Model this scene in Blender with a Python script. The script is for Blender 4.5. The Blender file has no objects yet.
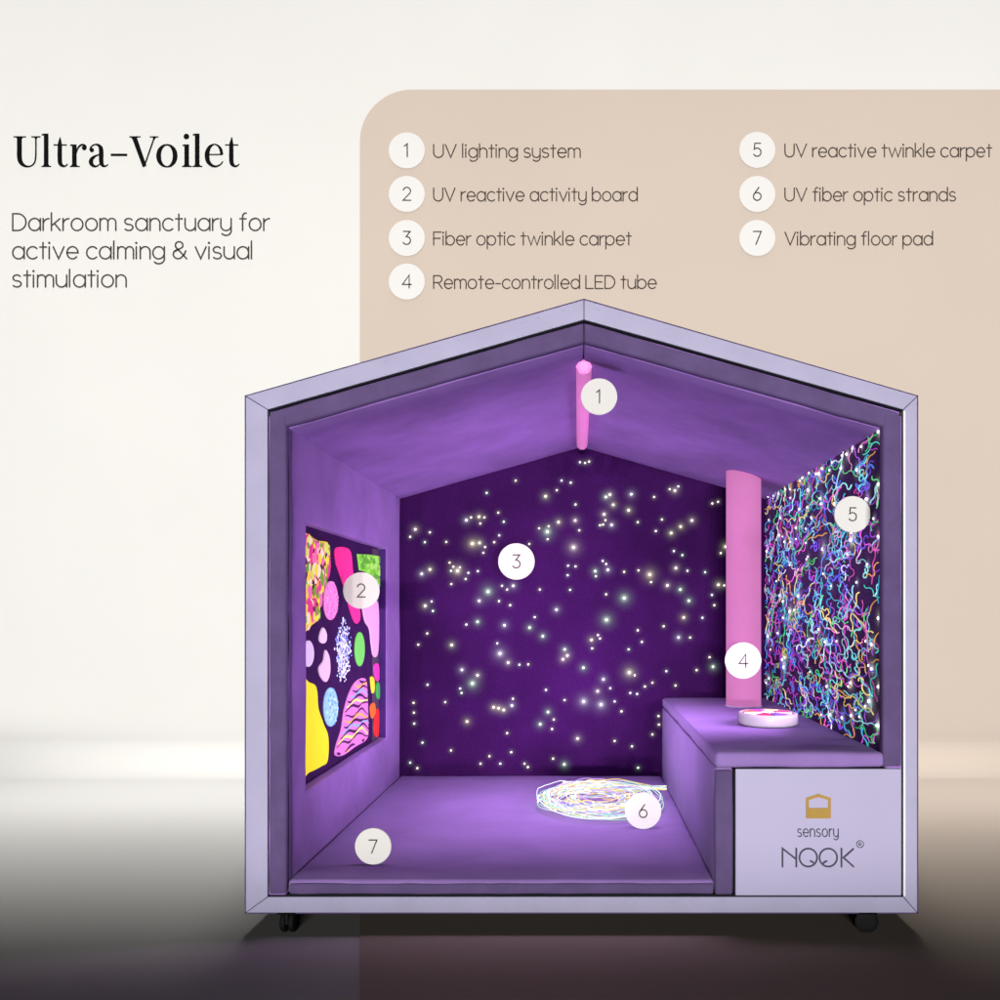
import bpy, bmesh, math, random
from mathutils import Vector, noise
random.seed(7)
scene = bpy.context.scene
COL = scene.collection
R = math.radians
PI = math.pi

# ------------------------------------------------------------------ measures
U = 0.003            # metres per unit of the front elevation drawing
D = 2.4              # camera to front of the booth
X0, Y0 = 578.0, 935.0
ZH = (935 - 611) * U  # eye height
WALL_Y = 2.4         # backdrop wall
def X(u): return (u - X0) * U
def Z(v): return (Y0 - v) * U
def dep(k): return D * (1.0 / k - 1.0)
def at(u, v, k):     # a point at depth dep(k)
    return Vector(((u - 578) / k * U, dep(k), ZH - (v - 611) / k * U))
def WX(u): return (u - 578) * U * 2.0
def WZ(v): return ZH - (v - 611) * U * 2.0

# ------------------------------------------------------------------ materials
def lin(c):
    return tuple(((v / 255.0) / 12.92 if v / 255.0 <= 0.04045 else ((v / 255.0 + 0.055) / 1.055) ** 2.4) for v in c)
def newmat(name):
    m = bpy.data.materials.new(name); m.use_nodes = True
    nt = m.node_tree
    return m, nt, nt.nodes['Principled BSDF']
def noise_col(nt, c, scale, amt, detail=4, rough=0.55, dark=None):
    tc = nt.nodes.new('ShaderNodeTexCoord')
    n = nt.nodes.new('ShaderNodeTexNoise'); n.inputs['Scale'].default_value = scale
    n.inputs['Detail'].default_value = detail; n.inputs['Roughness'].default_value = rough
    nt.links.new(tc.outputs['Object'], n.inputs['Vector'])
    r = nt.nodes.new('ShaderNodeValToRGB')
    lo = dark if dark else tuple(v * (1 - amt) for v in c)
    hi = tuple(min(1, v * (1 + amt)) for v in c)
    r.color_ramp.elements[0].position = 0.3; r.color_ramp.elements[1].position = 0.7
    r.color_ramp.elements[0].color = (*lo, 1); r.color_ramp.elements[1].color = (*hi, 1)
    nt.links.new(n.outputs['Fac'], r.inputs['Fac'])
    return tc, r
def bump(nt, b, tc, scale, strength, dist=0.003, detail=3):
    n = nt.nodes.new('ShaderNodeTexNoise'); n.inputs['Scale'].default_value = scale
    n.inputs['Detail'].default_value = detail
    nt.links.new(tc.outputs['Object'], n.inputs['Vector'])
    bp = nt.nodes.new('ShaderNodeBump'); bp.inputs['Strength'].default_value = strength
    bp.inputs['Distance'].default_value = dist
    nt.links.new(n.outputs['Fac'], bp.inputs['Height'])
    nt.links.new(bp.outputs['Normal'], b.inputs['Normal'])
    return bp
def paint(name, rgb, rough=0.6, amt=0.03, scale=6, bscale=120, bstr=0.05, metal=0.0, spec=0.3):
    m, nt, b = newmat(name); c = lin(rgb)
    tc, r = noise_col(nt, c, scale, amt)
    nt.links.new(r.outputs['Color'], b.inputs['Base Color'])
    b.inputs['Roughness'].default_value = rough; b.inputs['Metallic'].default_value = metal
    b.inputs['Specular IOR Level'].default_value = spec
    if bstr > 0: bump(nt, b, tc, bscale, bstr)
    return m
def velvet(name, rgb, amt=0.22, scale=3.2, sheen=0.25):
    m, nt, b = newmat(name); c = lin(rgb)
    tc, r = noise_col(nt, c, scale, amt, 6, 0.6)
    # fine nap
    n2 = nt.nodes.new('ShaderNodeTexNoise'); n2.inputs['Scale'].default_value = 260; n2.inputs['Detail'].default_value = 2
    nt.links.new(tc.outputs['Object'], n2.inputs['Vector'])
    mx = nt.nodes.new('ShaderNodeMix'); mx.data_type = 'RGBA'; mx.blend_type = 'MULTIPLY'
    mx.inputs['Factor'].default_value = 0.35
    nt.links.new(r.outputs['Color'], mx.inputs['A']); nt.links.new(n2.outputs['Color'], mx.inputs['B'])
    g = nt.nodes.new('ShaderNodeRGBToBW'); nt.links.new(n2.outputs['Color'], g.inputs['Color'])
    mp = nt.nodes.new('ShaderNodeMapRange'); mp.inputs['To Min'].default_value = 0.75; mp.inputs['To Max'].default_value = 1.25
    mp.inputs['From Min'].default_value = 0.25; mp.inputs['From Max'].default_value = 0.75
    nt.links.new(g.outputs['Val'], mp.inputs['Value']); nt.links.new(mp.outputs['Result'], mx.inputs['B'])
    nt.links.new(mx.outputs['Result'], b.inputs['Base Color'])
    b.inputs['Roughness'].default_value = 0.95; b.inputs['Specular IOR Level'].default_value = 0.1
    b.inputs['Sheen Weight'].default_value = sheen; b.inputs['Sheen Roughness'].default_value = 0.5
    b.inputs['Sheen Tint'].default_value = (*lin((205, 190, 245)), 1)
    bump(nt, b, tc, 8, 0.22, 0.012, 4)
    return m
def glow(name, rgb, strength, base=None, rough=0.5, amt=0.06, scale=9):
    m, nt, b = newmat(name); c = lin(rgb)
    tc, r = noise_col(nt, c, scale, amt)
    nt.links.new(r.outputs['Color'], b.inputs['Emission Color'])
    b.inputs['Emission Strength'].default_value = strength
    b.inputs['Base Color'].default_value = (*(lin(base) if base else c), 1)
    b.inputs['Roughness'].default_value = rough
    return m
def vcol_mat(name, emis, base_fac=1.0, rough=0.7):
    """fluorescent colour carried by the mesh's colour attribute"""
    m, nt, b = newmat(name)
    a = nt.nodes.new('ShaderNodeAttribute'); a.attribute_name = 'col'
    mx = nt.nodes.new('ShaderNodeMix'); mx.data_type = 'RGBA'; mx.inputs['Factor'].default_value = base_fac
    mx.inputs['A'].default_value = (0, 0, 0, 1); nt.links.new(a.outputs['Color'], mx.inputs['B'])
    nt.links.new(mx.outputs['Result'], b.inputs['Base Color'])
    nt.links.new(a.outputs['Color'], b.inputs['Emission Color'])
    b.inputs['Emission Strength'].default_value = emis
    b.inputs['Roughness'].default_value = rough
    tc = nt.nodes.new('ShaderNodeTexCoord'); bump(nt, b, tc, 150, 0.1)
    return m

M = {}
M['cream'] = paint('cream_backdrop', (247, 244, 238), 0.85, 0.012, 1.2, 40, 0.0, spec=0.1)
M['cream_floor'] = paint('cream_floor', (247, 244, 238), 1.0, 0.0, 1.2, 40, 0.0, spec=0.0)
M['beige'] = paint('beige_panel', (223, 205, 189), 0.85, 0.012, 1.2, 40, 0.0, spec=0.1)
M['badge'] = paint('badge_white', (248, 244, 239), 0.6, 0.01, 4, 60, 0.02, spec=0.2)
M['marker'] = paint('marker_white', (226, 222, 217), 0.6, 0.01, 4, 60, 0.02, spec=0.2)
M['ink'] = paint('ink_brown', (84, 74, 68), 0.8, 0.05, 8, 60, 0.0, spec=0.1)
M['ink_black'] = paint('ink_black', (14, 13, 13), 0.8, 0.05, 8, 60, 0.0, spec=0.1)
M['ink_grey'] = paint('ink_grey', (78, 72, 92), 0.7, 0.05, 8, 60, 0.0, spec=0.1)
M['lav'] = paint('lavender_lacquer', (175, 169, 198), 0.5, 0.05, 9, 90, 0.06, spec=0.35)
M['lav_panel'] = paint('lavender_panel', (182, 174, 204), 0.45, 0.025, 3, 90, 0.03, spec=0.3)
M['trim'] = paint('white_edge', (244, 240, 250), 0.4, 0.02, 9, 60, 0.02)
M['dark_edge'] = paint('violet_edge', (76, 56, 100), 0.7, 0.1, 9, 60, 0.05)
M['black_gap'] = paint('black_reveal', (16, 10, 24), 0.9, 0.1, 9, 60, 0.05)
M['velvet'] = velvet('purple_velvet', (156, 118, 191))
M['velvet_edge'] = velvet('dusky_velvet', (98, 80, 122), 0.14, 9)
M['velvet_pad'] = velvet('violet_velvet', (152, 121, 186), 0.16, 2.6)
M['gold'] = paint('gold_print', (172, 132, 40), 0.5, 0.08, 30, 200, 0.1, spec=0.4)
M['rubber'] = paint('black_rubber', (7, 7, 8), 0.75, 0.2, 30, 90, 0.1)
M['steel'] = paint('dark_steel', (12, 12, 13), 0.5, 0.15, 20, 90, 0.05, metal=0.8)
M['board'] = paint('board_violet', (66, 30, 88), 0.85, 0.15, 14, 180, 0.2, spec=0.15)
M['board_rim'] = paint('board_rim', (96, 84, 104), 0.85, 0.15, 14, 180, 0.2, spec=0.15)
M['reveal'] = velvet('violet_reveal', (72, 42, 112), 0.2, 6)
M['puck'] = paint('puck_white', (196, 186, 198), 0.4, 0.02, 8, 60, 0.02)
M['tube'] = glow('led_tube_pink', (230, 134, 204), 0.66, (104, 54, 92), 0.9, 0.08, 4)
M['uvtube'] = glow('uv_tube_pink', (236, 140, 208), 0.5, (225, 130, 200), 0.35, 0.08, 12)
M['neon'] = vcol_mat('uv_reactive_dye', 0.65)
M['fabric'] = vcol_mat('fluorescent_felt', 0.5, rough=0.9)
M['fibre'] = vcol_mat('fibre_light', 1.3, .12)
M['spark'] = vcol_mat('strand_spark', 1.0)
M['dot'] = vcol_mat('fibre_tip', 3.0)

def carpet_mat(name, rgb, glow_strength):
    m, nt, b = newmat(name); c = lin(rgb)
    tc, r = noise_col(nt, c, 2.2, 0.3, 5)
    n2 = nt.nodes.new('ShaderNodeTexNoise'); n2.inputs['Scale'].default_value = 190; n2.inputs['Detail'].default_value = 2
    nt.links.new(tc.outputs['Object'], n2.inputs['Vector'])
    mp = nt.nodes.new('ShaderNodeMapRange'); mp.inputs['To Min'].default_value = 0.55; mp.inputs['To Max'].default_value = 1.45
    mp.inputs['From Min'].default_value = 0.3; mp.inputs['From Max'].default_value = 0.7
    nt.links.new(n2.outputs['Fac'], mp.inputs['Value'])
    mx = nt.nodes.new('ShaderNodeMix'); mx.data_type = 'RGBA'; mx.blend_type = 'MULTIPLY'; mx.inputs['Factor'].default_value = 1
    nt.links.new(r.outputs['Color'], mx.inputs['A']); nt.links.new(mp.outputs['Result'], mx.inputs['B'])
    nt.links.new(mx.outputs['Result'], b.inputs['Base Color'])
    a = nt.nodes.new('ShaderNodeAttribute'); a.attribute_name = 'col'      # halo painted round each tip as the pile's own emission
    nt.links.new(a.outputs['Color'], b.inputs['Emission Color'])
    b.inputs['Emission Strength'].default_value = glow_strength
    b.inputs['Roughness'].default_value = 1; b.inputs['Specular IOR Level'].default_value = 0.05
    bump(nt, b, tc, 200, 0.6, 0.004)
    return m
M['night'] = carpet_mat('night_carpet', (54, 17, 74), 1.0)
M['uvcarpet'] = carpet_mat('dark_violet_carpet', (92, 66, 116), 1.0)

# ------------------------------------------------------------------ mesh tools
class MB:
    def __init__(s): s.v = []; s.f = []; s.c = []; s.m = []; s.cur = (1, 1, 1); s.mi = 0
    def add(s, vs, fs):
        o = len(s.v)
        s.v += [tuple(p) for p in vs]; s.c += [(*s.cur, 1)] * len(vs)
        for f in fs: s.f.append(tuple(i + o for i in f)); s.m.append(s.mi)
    def box(s, x0, x1, y0, y1, z0, z1):
        s.add([(x0,y0,z0),(x1,y0,z0),(x1,y1,z0),(x0,y1,z0),(x0,y0,z1),(x1,y0,z1),(x1,y1,z1),(x0,y1,z1)],
              [(0,3,2,1),(4,5,6,7),(0,1,5,4),(1,2,6,5),(2,3,7,6),(3,0,4,7)])
    def prism(s, poly, fn):
        """poly: 2D points (ccw); fn(p, t) -> 3D for t = 0, 1"""
        n = len(poly)
        vs = [fn(p, 0) for p in poly] + [fn(p, 1) for p in poly]
        fs = [tuple(range(n)), tuple(range(2*n-1, n-1, -1))] + [(i, i+n, (i+1) % n + n, (i+1) % n) for i in range(n)]
        s.add(vs, fs)
    def tube(s, pts, r, n=6, cap=True):
        pts = [Vector(p) for p in pts]; vs = []; fs = []
        up = Vector((0.13, 0.2, 1)).normalized()
        for i, p in enumerate(pts):
            t = (pts[min(i+1, len(pts)-1)] - pts[max(i-1, 0)])
            t = t.normalized() if t.length > 1e-9 else Vector((1,0,0))
            a = t.cross(up); a = a.normalized() if a.length > 1e-4 else Vector((1,0,0))
            b = t.cross(a)
            rr = r[i] if isinstance(r, (list, tuple)) else r
            for j in range(n):
                w = 2*PI*j/n; vs.append(p + (a*math.cos(w) + b*math.sin(w))*rr)
        for i in range(len(pts)-1):
            for j in range(n):
                fs.append((i*n+j, i*n+(j+1) % n, (i+1)*n+(j+1) % n, (i+1)*n+j))
        if cap:
            fs.append(tuple(range(n-1, -1, -1))); fs.append(tuple((len(pts)-1)*n+j for j in range(n)))
        s.add(vs, fs)
    def lathe(s, prof, c, axis='z', n=32):
        vs = []; fs = []
        for r, h in prof:
            for j in range(n):
                w = 2*PI*j/n; a, b = r*math.cos(w), r*math.sin(w)
                vs.append(Vector(c) + Vector({'z': (a, b, h), 'y': (a, h, b), 'x': (h, a, b)}[axis]))
        for i in range(len(prof)-1):
            for j in range(n):
                fs.append((i*n+j, i*n+(j+1) % n, (i+1)*n+(j+1) % n, (i+1)*n+j))
        fs.append(tuple(range(n-1, -1, -1))); fs.append(tuple((len(prof)-1)*n+j for j in range(n)))
        s.add(vs, fs)
    def build(s, name, mats, parent=None, smooth=False, bevel=0, seg=2, world_parent=True, fix=True):
        me = bpy.data.meshes.new(name); me.from_pydata(s.v, [], s.f)
        mats = mats if isinstance(mats, (list, tuple)) else [mats]
        for m in mats: me.materials.append(m)
        at_ = me.color_attributes.new('col', 'FLOAT_COLOR', 'POINT')
        at_.data.foreach_set('color', [x for c in s.c for x in c])
        me.polygons.foreach_set('material_index', s.m)
        if fix:
            bm = bmesh.new(); bm.from_mesh(me); bmesh.ops.recalc_face_normals(bm, faces=bm.faces); bm.to_mesh(me); bm.free()
        if smooth: me.polygons.foreach_set('use_smooth', [True]*len(me.polygons))
        o = bpy.data.objects.new(name, me); COL.objects.link(o)
        if parent: hang(o, parent)
        if bevel:
            b = o.modifiers.new('edge', 'BEVEL'); b.width = bevel; b.segments = seg; b.limit_method = 'ANGLE'; b.angle_limit = R(35)
            w = o.modifiers.new('wn', 'WEIGHTED_NORMAL'); w.keep_sharp = True
            me.polygons.foreach_set('use_smooth', [True]*len(me.polygons))
        return o
def hang(o, p):
    o.parent = p
    loc = Vector((0, 0, 0)); q = p
    while q: loc += q.location; q = q.parent
    o.matrix_parent_inverse.identity()
    o.location = -loc + o.location
def tag(o, label=None, cat=None, group=None, kind=None):
    if label: o['label'] = label
    if cat: o['category'] = cat
    if group: o['group'] = group
    if kind: o['kind'] = kind
    return o
def thing(name, label, cat, loc=(0,0,0), group=None):
    o = bpy.data.objects.new(name, None); COL.objects.link(o); o.location = loc; o.empty_display_size = 0.1
    return tag(o, label, cat, group)
def soften(o, amp=0.003, freq=5.0, cuts=0.05, bev=0.012, seg=4):
    """padded panel: subdivide, wobble along normals, round the edges"""
    me = o.data; bm = bmesh.new(); bm.from_mesh(me)
    for _ in range(6):
        es = [e for e in bm.edges if e.calc_length() > cuts * 1.9]
        if not es: break
        bmesh.ops.triangulate(bm, faces=[f for f in bm.faces if len(f.verts) > 4])
        es = [e for e in bm.edges if e.calc_length() > cuts * 1.9]
        bmesh.ops.subdivide_edges(bm, edges=es, cuts=1, use_grid_fill=True)
    bm.normal_update()
    off = {v: v.normal * (noise.noise(v.co * freq) * amp + noise.noise(v.co * freq * 3.1) * amp * 0.45) for v in bm.verts}
    for v, d in off.items(): v.co += d
    bm.to_mesh(me); bm.free()
    me.polygons.foreach_set('use_smooth', [True]*len(me.polygons))
    b = o.modifiers.new('edge', 'BEVEL'); b.width = bev; b.segments = seg; b.limit_method = 'ANGLE'; b.angle_limit = R(50)
    b.harden_normals = False
    return o

# ------------------------------------------------------------------ stroke lettering (rounded single-line letters)
def arc(cx, cy, rx, ry, a0, a1, n=None):
    n = n or max(4, int(abs(a1 - a0) / 12))
    return [(cx + rx*math.cos(R(a0+(a1-a0)*i/n)), cy + ry*math.sin(R(a0+(a1-a0)*i/n))) for i in range(n+1)]
BOWL = arc(.235, .25, .235, .255, 0, 360, 32)
def arch(x, w): return arc(x + w/2, .5 - w/2 - .0, w/2, w/2 + .005, 180, 0)
G = {
 'a': (.47, [BOWL, [(.47, .50), (.47, 0)]]),
 'b': (.47, [[(0, .74), (0, 0)], BOWL]),
 'c': (.41, [arc(.235, .25, .235, .255, 44, 316)]),
 'd': (.47, [BOWL, [(.47, .74), (.47, 0)]]),
 'e': (.46, [[(.01, .25), (.46, .25)] + arc(.235, .25, .225, .255, 4, 318)]),
 'f': (.27, [[(.11, 0), (.11, .58)] + arc(.24, .58, .13, .15, 180, 82), [(0, .49), (.25, .49)]]),
 'g': (.47, [BOWL, [(.47, .50), (.47, 0)] + arc(.24, -.01, .23, .20, 0, -140)]),
 'h': (.40, [[(0, .74), (0, 0)], [(0, .28)] + arch(0, .40) + [(.40, 0)]]),
 'i': (.0, [[(0, .50), (0, 0)], 'dot']),
 'k': (.36, [[(0, .74), (0, 0)], [(.34, .49), (0, .19)], [(.12, .30), (.36, 0)]]),
 'l': (.0, [[(0, .74), (0, 0)]]),
 'm': (.64, [[(0, .50), (0, 0)], [(0, .30)] + arch(0, .32) + [(.32, 0)], [(.32, .30)] + arch(.32, .32) + [(.64, 0)]]),
 'n': (.40, [[(0, .50), (0, 0)], [(0, .28)] + arch(0, .40) + [(.40, 0)]]),
 'o': (.47, [BOWL]),
 'p': (.47, [[(0, .50), (0, -.21)], BOWL]),
 'r': (.22, [[(0, .50), (0, 0)], [(0, .26)] + arc(.23, .26, .23, .235, 180, 88)]),
 's': (.34, [arc(.17, .378, .155, .125, 32, 270)[:-1] + arc(.17, .126, .17, .127, 90, -146)]),
 't': (.27, [[(.13, .68), (.13, 0)], [(0, .49), (.27, .49)]]),
 'u': (.42, [[(0, .50), (0, .21)] + arc(.21, .21, .21, .215, 180, 360) + [(.42, .21)], [(.42, .50), (.42, 0)]]),
 'v': (.44, [[(0, .50), (.22, 0), (.44, .50)]]),
 'w': (.70, [[(0, .50), (.18, 0), (.35, .48), (.52, 0), (.70, .50)]]),
 'y': (.42, [[(0, .50), (0, .21)] + arc(.21, .21, .21, .215, 180, 360) + [(.42, .21)], [(.42, .50), (.42, 0)] + arc(.21, -.01, .21, .20, 0, -140)]),
 'D': (.54, [[(0, 0), (0, .70), (.20, .70)] + arc(.20, .35, .34, .35, 84, -84) + [(.20, 0), (0, 0)]]),
 'U': (.52, [[(0, .70), (0, .26)] + arc(.26, .26, .26, .265, 180, 360) + [(.52, .70)]]),
 'V': (.58, [[(0, .70), (.29, 0), (.58, .70)]]),
 'F': (.42, [[(.42, .70), (0, .70), (0, 0)], [(0, .36), (.36, .36)]]),
 'R': (.48, [[(0, 0), (0, .70), (.27, .70)] + arc(.27, .51, .19, .19, 84, -84) + [(.27, .32), (0, .32)], [(.24, .32), (.48, 0)]]),
 'L': (.40, [[(0, .70), (0, 0), (.40, 0)]]),
 'E': (.44, [[(.44, .70), (0, .70), (0, 0), (.44, 0)], [(0, .36), (.38, .36)]]),
 '&': (.56, [[(.56, .0), (.13, .47)] + arc(.25, .565, .155, .15, 215, -35)[1:] + [(.12, .33)] + arc(.21, .19, .20, .19, 115, 300) + [(.45, .16), (.52, .33)]]),
 '-': (.26, [[(0, .26), (.26, .26)]]),
 '1': (.16, [[(0, .58), (.16, .70), (.16, 0)]]),
 '2': (.40, [arc(.20, .50, .20, .20, 165, -32) + [(.0, .0), (.42, 0)]]),
 '3': (.40, [[(.02, .70), (.38, .70), (.17, .42)] + arc(.19, .21, .21, .21, 88, -150)]),
 '4': (.46, [[(.36, 0), (.36, .70), (0, .19), (.47, .19)]]),
 '5': (.40, [[(.37, .70), (.07, .70), (.04, .38)] + arc(.19, .22, .21, .22, 125, -148)]),
 '6': (.42, [[(.30, .70)] + [(.13, .47), (.03, .32)] + arc(.21, .21, .205, .21, 160, 520)]),
 '7': (.42, [[(0, .70), (.42, .70), (.14, 0)]]),
 'N': (.62, [[(0, 0), (0, .70), (.62, 0), (.62, .70)]]),
}
def ribbon(mb, pts, w, fn, z, closed=False):
    """flat stroke of width w (number or one per point); fn(x, y, z) places it"""
    P = [Vector((p[0], p[1])) for p in pts]
    W = [p[2] for p in pts] if len(pts[0]) > 2 else [w]*len(P)
    keep = [0] + [i for i in range(1, len(P)) if (P[i]-P[i-1]).length > 1e-6]
    P = [P[i] for i in keep]; W = [W[i] for i in keep]
    if (P[0]-P[-1]).length < 1e-5: closed = True; P = P[:-1]; W = W[:-1]
    n = len(P); L = []; Rr = []
    for i in range(n):
        a = P[i]-P[i-1] if (closed or i) else P[1]-P[0]
        b = P[(i+1) % n]-P[i] if (closed or i < n-1) else a
        a = a.normalized(); b = b.normalized()
        t = a + b
        t = t.normalized() if t.length > 1e-6 else a
        nn = Vector((-t.y, t.x)); c = max(0.45, nn.dot(Vector((-a.y, a.x))))
        L.append(P[i] + nn*W[i]/2/c); Rr.append(P[i] - nn*W[i]/2/c)
    vs = [fn(p.x, p.y, z) for p in L] + [fn(p.x, p.y, z) for p in Rr]
    fs = [(i, (i+1) % n, (i+1) % n + n, i+n) for i in range(n if closed else n-1)]
    mb.add(vs, fs)
    if not closed and len(pts[0]) == 2:
        for e, d in ((0, P[0]-P[1]), (n-1, P[-1]-P[-2])):
            a0 = math.atan2(d.y, d.x)
            cap = [P[e] + Vector((math.cos(a0+R(t)), math.sin(a0+R(t))))*W[e]/2 for t in range(-90, 91, 30)]
            mb.add([fn(p.x, p.y, z) for p in cap], [tuple(range(len(cap)))])
def disc2(mb, x, y, r, fn, z, n=16):
    mb.add([fn(x+r*math.cos(2*PI*i/n), y+r*math.sin(2*PI*i/n), z) for i in range(n)], [tuple(range(n))])
def line_len(txt, sp=.115, word=.24):
    x = 0
    for c in txt: x += word if c == ' ' else G[c][0] + sp + (.05 if G[c][0] == 0 else 0)
    return x - sp
def lettering(mb, txt, x, y, em, w, fn, width=None, sp=.115, z=0.0):
    """x, y: left end of the baseline; width: total run"""
    if width: sx = width / (line_len(txt, sp) * em)
    else: sx = 1
    cx = 0; k = 0
    for c in txt:
        if c == ' ': cx += .24; continue
        adv, st = G[c]
        for s_ in st:
            k += 1; zz = z + (k % 5) * 0.00012
            if s_ == 'dot': disc2(mb, x + cx*em*sx, y + .665*em, w*.78, fn, zz); continue
            ribbon(mb, [(x + (cx + p[0])*em*sx, y + p[1]*em) for p in s_], w, fn, zz)
        cx += adv + sp + (.05 if adv == 0 else 0)

# ------------------------------------------------------------------ the setting
XW = 9.0
CR = .21           # the wall meets the floor in a small cove
def sweep(y_off=0.0):
    return [(WALL_Y - y_off, 6.2), (WALL_Y - y_off, CR + y_off)] + [(WALL_Y - CR + (CR - y_off)*math.cos(R(a_)), CR - (CR - y_off)*math.sin(R(a_))) for a_ in range(6, 91, 6)]
mb = MB(); pr = sweep()
mb.add([(x, y, z) for y, z in pr for x in (-XW, XW)], [(2*i, 2*i+1, 2*i+3, 2*i+2) for i in range(len(pr)-1)])
wall = mb.build('backdrop_wall', M['cream'], fix=False, smooth=True); tag(wall, kind='structure')
mb = MB(); mb.add([(-XW, -6, 0), (XW, -6, 0), (XW, WALL_Y - CR, 0), (-XW, WALL_Y - CR, 0)], [(0, 1, 2, 3)])
floor = mb.build('floor', M['cream_floor'], fix=False); tag(floor, kind='structure')

# beige legend panel on the wall, running down and out over the floor
panel = thing('legend_panel', 'large beige panel with rounded corner carrying numbered captions on the cream wall', 'panel', (WX(700), WALL_Y, 0))
pw, tp, rr = WX(360), WZ(90), 52*U*2
yp = WALL_Y - 0.004
poly = [(pw, CR + .004)] + [(XW, CR + .004), (XW, tp)] + [(pw + rr + rr*math.cos(R(a)), tp - rr + rr*math.sin(R(a))) for a in range(90, 181, 6)]
mb = MB(); mb.add([(x, yp, z) for x, z in poly], [tuple(range(len(poly)))])
mb.build('wall_sheet', M['beige'], panel, fix=False)
pr = [(y, z) for y, z in sweep(.004)[1:]]
slope = (pw - WX(360)*1.2/4.8)/(yp + 1.2)          # the sheet narrows as it runs forward
edge = lambda y: pw - slope*(yp - y)
mb = MB(); pts_ = pr + [(-1.2, pr[-1][1])]
mb.add([(x, y, z) for y, z in pts_ for x in (edge(y), XW)], [(2*i, 2*i+1, 2*i+3, 2*i+2) for i in range(len(pts_)-1)])
mb.build('floor_sheet', M['beige'], panel, fix=False)

def wall_fn(off):
    return lambda x, y, z: (WX(0) + x*U*2, WALL_Y - off - z, WZ(0) + y*U*2)    # x right, y up, in wall units
def captions():
    rows = [('1', 'UV lighting system', 407, 151, 433, 581), ('2', 'UV reactive activity board', 407, 194.5, 433, 638),
            ('3', 'Fiber optic twinkle carpet', 407, 238.5, 433, 632), ('4', 'Remote-controlled LED tube', 407, 282, 433, 657),
            ('5', 'UV reactive twinkle carpet', 757, 150.5, 784, 992), ('6', 'UV fiber optic strands', 757, 194.5, 784, 956),
            ('7', 'Vibrating floor pad', 757, 238.5, 784, 933)]
    for d, txt, bx, by, x0, x1 in rows:
        mb = MB(); mb.lathe([(18*U*2, 0), (18*U*2, -.002)], (WX(bx), WALL_Y - .0043, WZ(by)), 'y', 48)
        b = mb.build('number_badge', M['badge'], panel); b['label'] = 'round off-white badge with the number %s' % d
        mb = MB(); w = G[d][0]*18.5
        lettering(mb, d, bx - w/2 - (1 if d == '1' else 0), -(by + 6.4), 18.5, 1.25, wall_fn(.0068))
        mb.build('numeral', M['ink'], b, fix=False)
        mb = MB(); lettering(mb, txt, x0 + .8, -(by + 6.8), 18.3, 1.3, wall_fn(.0045), x1 - x0 - 1.6)
        c = mb.build('caption_text', M['ink'], panel, fix=False); c['label'] = 'brown caption reading %s' % txt
captions()

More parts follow.
